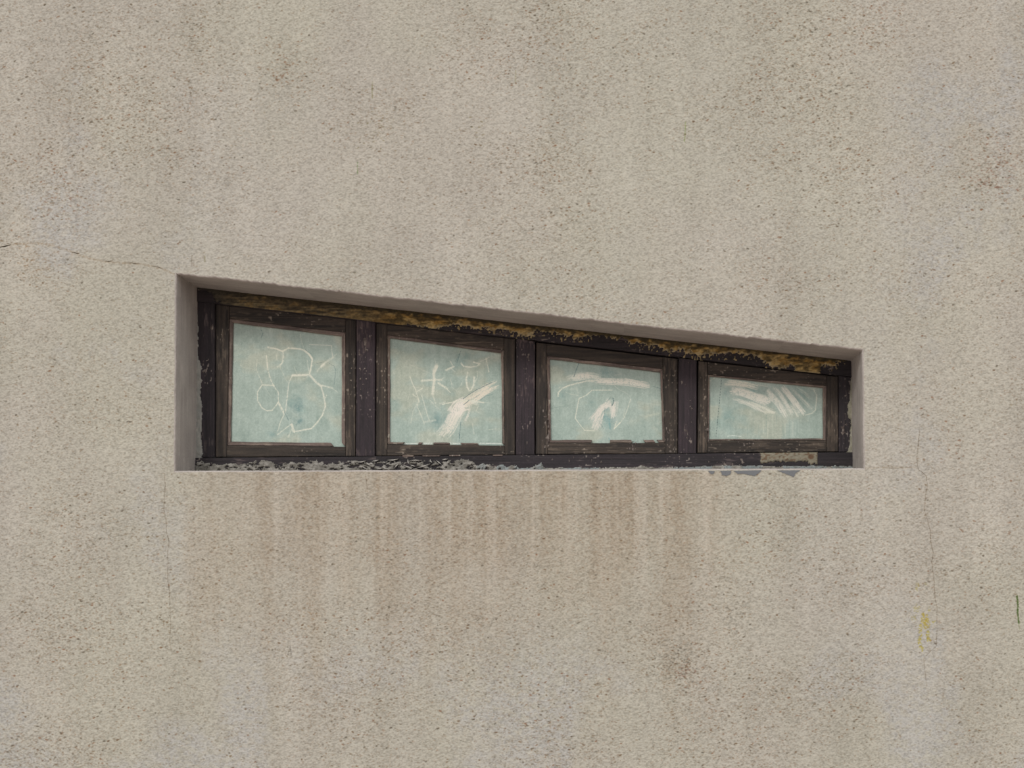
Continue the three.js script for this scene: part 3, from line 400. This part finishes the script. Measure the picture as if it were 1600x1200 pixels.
// grey flaking paint along the sill rail
const FL = [[304, 12], [318, 14], [336, 12], [346, 7], [356, 11], [378, 9], [388, 13], [400, 14.5], [424, 14], [434, 8], [440, 7], [448, 12], [470, 12.5], [486, 14], [500, 14], [510, 9], [520, 11], [528, 13], [545, 13], [556, 14], [566, 12], [600, 12], [640, 12], [690, 13], [702, 15.5], [738, 15], [744, 7], [752, 9], [764, 9], [776, 5], [786, 8], [792, 3], [806, 8], [812, 2], [832, 3], [838, 9], [846, 9.5], [850, 2.5], [890, 2], [930, 2.5], [995, 3], [1003, 6], [1012, 2.5], [1080, 2.6], [1100, 4], [1125, 5], [1180, 4.5], [1200, 4], [1330, 3.5]];
const sillLine = (x) => 735.5 - (x - 274) * 4 / 1075;
const zS = ZF + .008;
crust('paint_flakes', zS, 306, 1333, (x) => sillTop(x) + .5, (x) => sillLine(x) + 3, 1.25, (x, y) => {
  const up = sillLine(x) - y, h = table(FL, x), n = (fbm(x / 5 + 3, y / 4, 3) - .5) * 7 + (vn(x / 1.9, y / 1.9) - .5) * 3; let v = (h + n * (h > 5 ? 1 : .5) - up) / 14;
  if (v > 0 && h > 6) { const hole = fbm(x / 6 + 20, y / 2.6 + 8, 3); const thr = x > 555 && x < 690 ? .5 : .63; if (hole > thr) v = -.1; }
  return v;
}, (x, y, v) => { const n = fbm(x / 8, y / 4, 4), f = vn(x / 1.8, y / 1.6); let c = mix3([118, 114, 106], [150, 146, 138], ss(.35, .65, n)); c = mix3(c, [128, 142, 146], ss(700, 790, x) * .6 * ss(.4, .6, vn(x / 16, 3))); c = mix3(c, [92, 88, 80], ss(.62, .8, f) * .7); c = mix3(c, [176, 172, 162], ss(.08, .0, v) * .4); return c; }, .0055);
// tan filler piece let into the sill rail, ragged lower edge
crust('filler_strip', zS, 1185, 1281, (x) => sillTop(x) - .5, () => 727, 1, (x, y) => Math.min((x - 1187.5 + (vn(y / 2, 4) - .5) * 2) / 8, (1277.5 - x) / 8, (721.5 + (fbm(x / 4, 2, 3) - .5) * 6 + (x > 1262 ? 4 : 0) + (x < 1200 ? 2.5 : 0) - y) / 10, (y - sillTop(x) + .2) / 8), (x, y) => { const n = fbm(x / 12, y / 3, 4), d = ss(6, 3, Math.hypot(x - 1267, (y - 714) * 1.2)); return mix3(mix3([124, 116, 98], [148, 142, 126], n), [92, 62, 42], Math.max(d * .7, ss(.66, .75, vn(x / 3, y / 2)) * .5)); }, .004);
// plaster squeezed past the jambs
crust('plaster_fringe', ZF - .004, 306, 334, () => 474, () => 737, 1.2, (x, y) => { const w = table([[474, -1], [505, 1], [540, 1.2], [562, 2], [570, 6], [590, 6.5], [610, 5.5], [650, 7.5], [672, 6], [690, 8], [712, 8], [722, 7], [737, 9]], y); return (308 + w + (fbm(x / 3, y / 6, 3) - .5) * 6 - x) / 10; }, (x, y) => mix3([120, 122, 118], [168, 164, 154], fbm(x / 3, y / 7, 3)), .005);
crust('plaster_fringe', ZF - .004, 1313, 1334, () => 588, () => 733, 1.2, (x, y) => { const w = table([[588, 2], [600, 5], [630, 7], [645, 9], [655, 5], [690, 5], [705, 8], [720, 11], [733, 12]], y); return (x - (1333 - w) + (fbm(x / 3 + 5, y / 6, 3) - .5) * 6) / 10; }, (x, y) => mix3([116, 112, 92], [162, 158, 146], fbm(x / 3, y / 7 + 5, 3)), .005);
// flaked paint spots on jambs, mullions and sash corners
for (const [z, x0, x1, y0, y1, cx, cy, rx, ry, thr] of [
  [ZF - .004, 312, 336, 500, 620, 322, 572, 4, 12, .5], [ZF - .004, 314, 334, 500, 550, 331, 510, 3, 4, .48], [ZF - .003, 557, 586, 500, 640, 572, 560, 15, 60, .6], [ZF - .003, 807, 835, 530, 620, 822, 560, 14, 40, .66], [ZF - .003, 816, 832, 680, 705, 826.5, 694, 5, 6, .56], [ZF - .003, 1061, 1088, 560, 708, 1074, 640, 14, 90, .66],
  [SZ, 1040, 1058, 650, 708, 1050, 690, 9, 26, .55], [SZ, 845, 858, 640, 700, 853, 678, 6, 30, .54], [SZ, 1098, 1108, 640, 690, 1105, 675, 5, 22, .5], [SZ - .0012, 960, 1000, 690, 708, 985, 697, 12, 8, .55], [SZ - .0012, 1120, 1300, 689, 704, 1150, 694, 70, 5, .66], [ZF - .004, 1314, 1330, 640, 700, 1320, 668, 7, 26, .56], [ZF + .008, 860, 960, 712, 732, 905, 720, 60, 9, .67], [ZF + .008, 1090, 1190, 712, 732, 1135, 722, 40, 8, .6]])
  crust('worn_paint', z, x0, x1, () => y0, () => y1, 1, (x, y) => (vn(x / 2.2 + z * 90, y / 4.2 + x0) * .6 + fbm(x / 5, y / 12 + x0, 3) * .4 - thr - .045) - .25 * Math.max(0, Math.hypot((x - cx) / rx, (y - cy) / ry) - .6), (x, y) => mix3([84, 74, 70], [138, 128, 120], ss(.2, 1, vn(x / 3, y / 3))), .0014);
// pale curls of peeled paint on the sill rail
for (const [x0, y0, x1, y1] of [[556, 722, 572, 720], [571, 722, 579, 728], [560, 730, 570, 729], [566, 729, 574, 733], [580, 721, 592, 718.5], [604, 719, 623, 717], [637, 717, 639, 725], [640, 720, 658, 719.5], [672, 717, 675, 723], [681, 719, 690, 726], [651, 731, 673, 724], [628, 726, 645, 734], [616, 731, 623, 724], [577, 726, 584, 723], [640, 726, 650, 729], [690, 719, 700, 717], [596, 729, 606, 733], [586, 733, 598, 731]]) {
  const L = Math.hypot(x1 - x0, y1 - y0), hx = -(y1 - y0) / L * .75, hy = (x1 - x0) / L * .75, mx = (x0 + x1) / 2 + (rnd() - .5) * 2, my = (y0 + y1) / 2 + (rnd() - .5) * 2;
  const c = board('paint_curl', [[x0, y0], [mx - hx, my - hy], [x1, y1], [mx + hx, my + hy]], zS + .008, .008, M.curl ??= new THREE.MeshStandardMaterial({ color: lin([176, 172, 164]), roughness: .9 }), win, false, 0, .0004);
}
// grey slips under the sashes
for (const [a, b, y] of [[629, 646, 712.6], [660, 687, 712.4], [702, 719, 711.8], [770, 785, 711.6]]) board('packing_slip', [[a, y - 1], [b, y - 1.2], [b, y + .7], [a, y + .8]], ZF + .011, .03, M.bead, win, false, .0003, .0005);

wall.traverse((o) => { o.castShadow = o.receiveShadow = true; });
renderer.render(scene, camera);
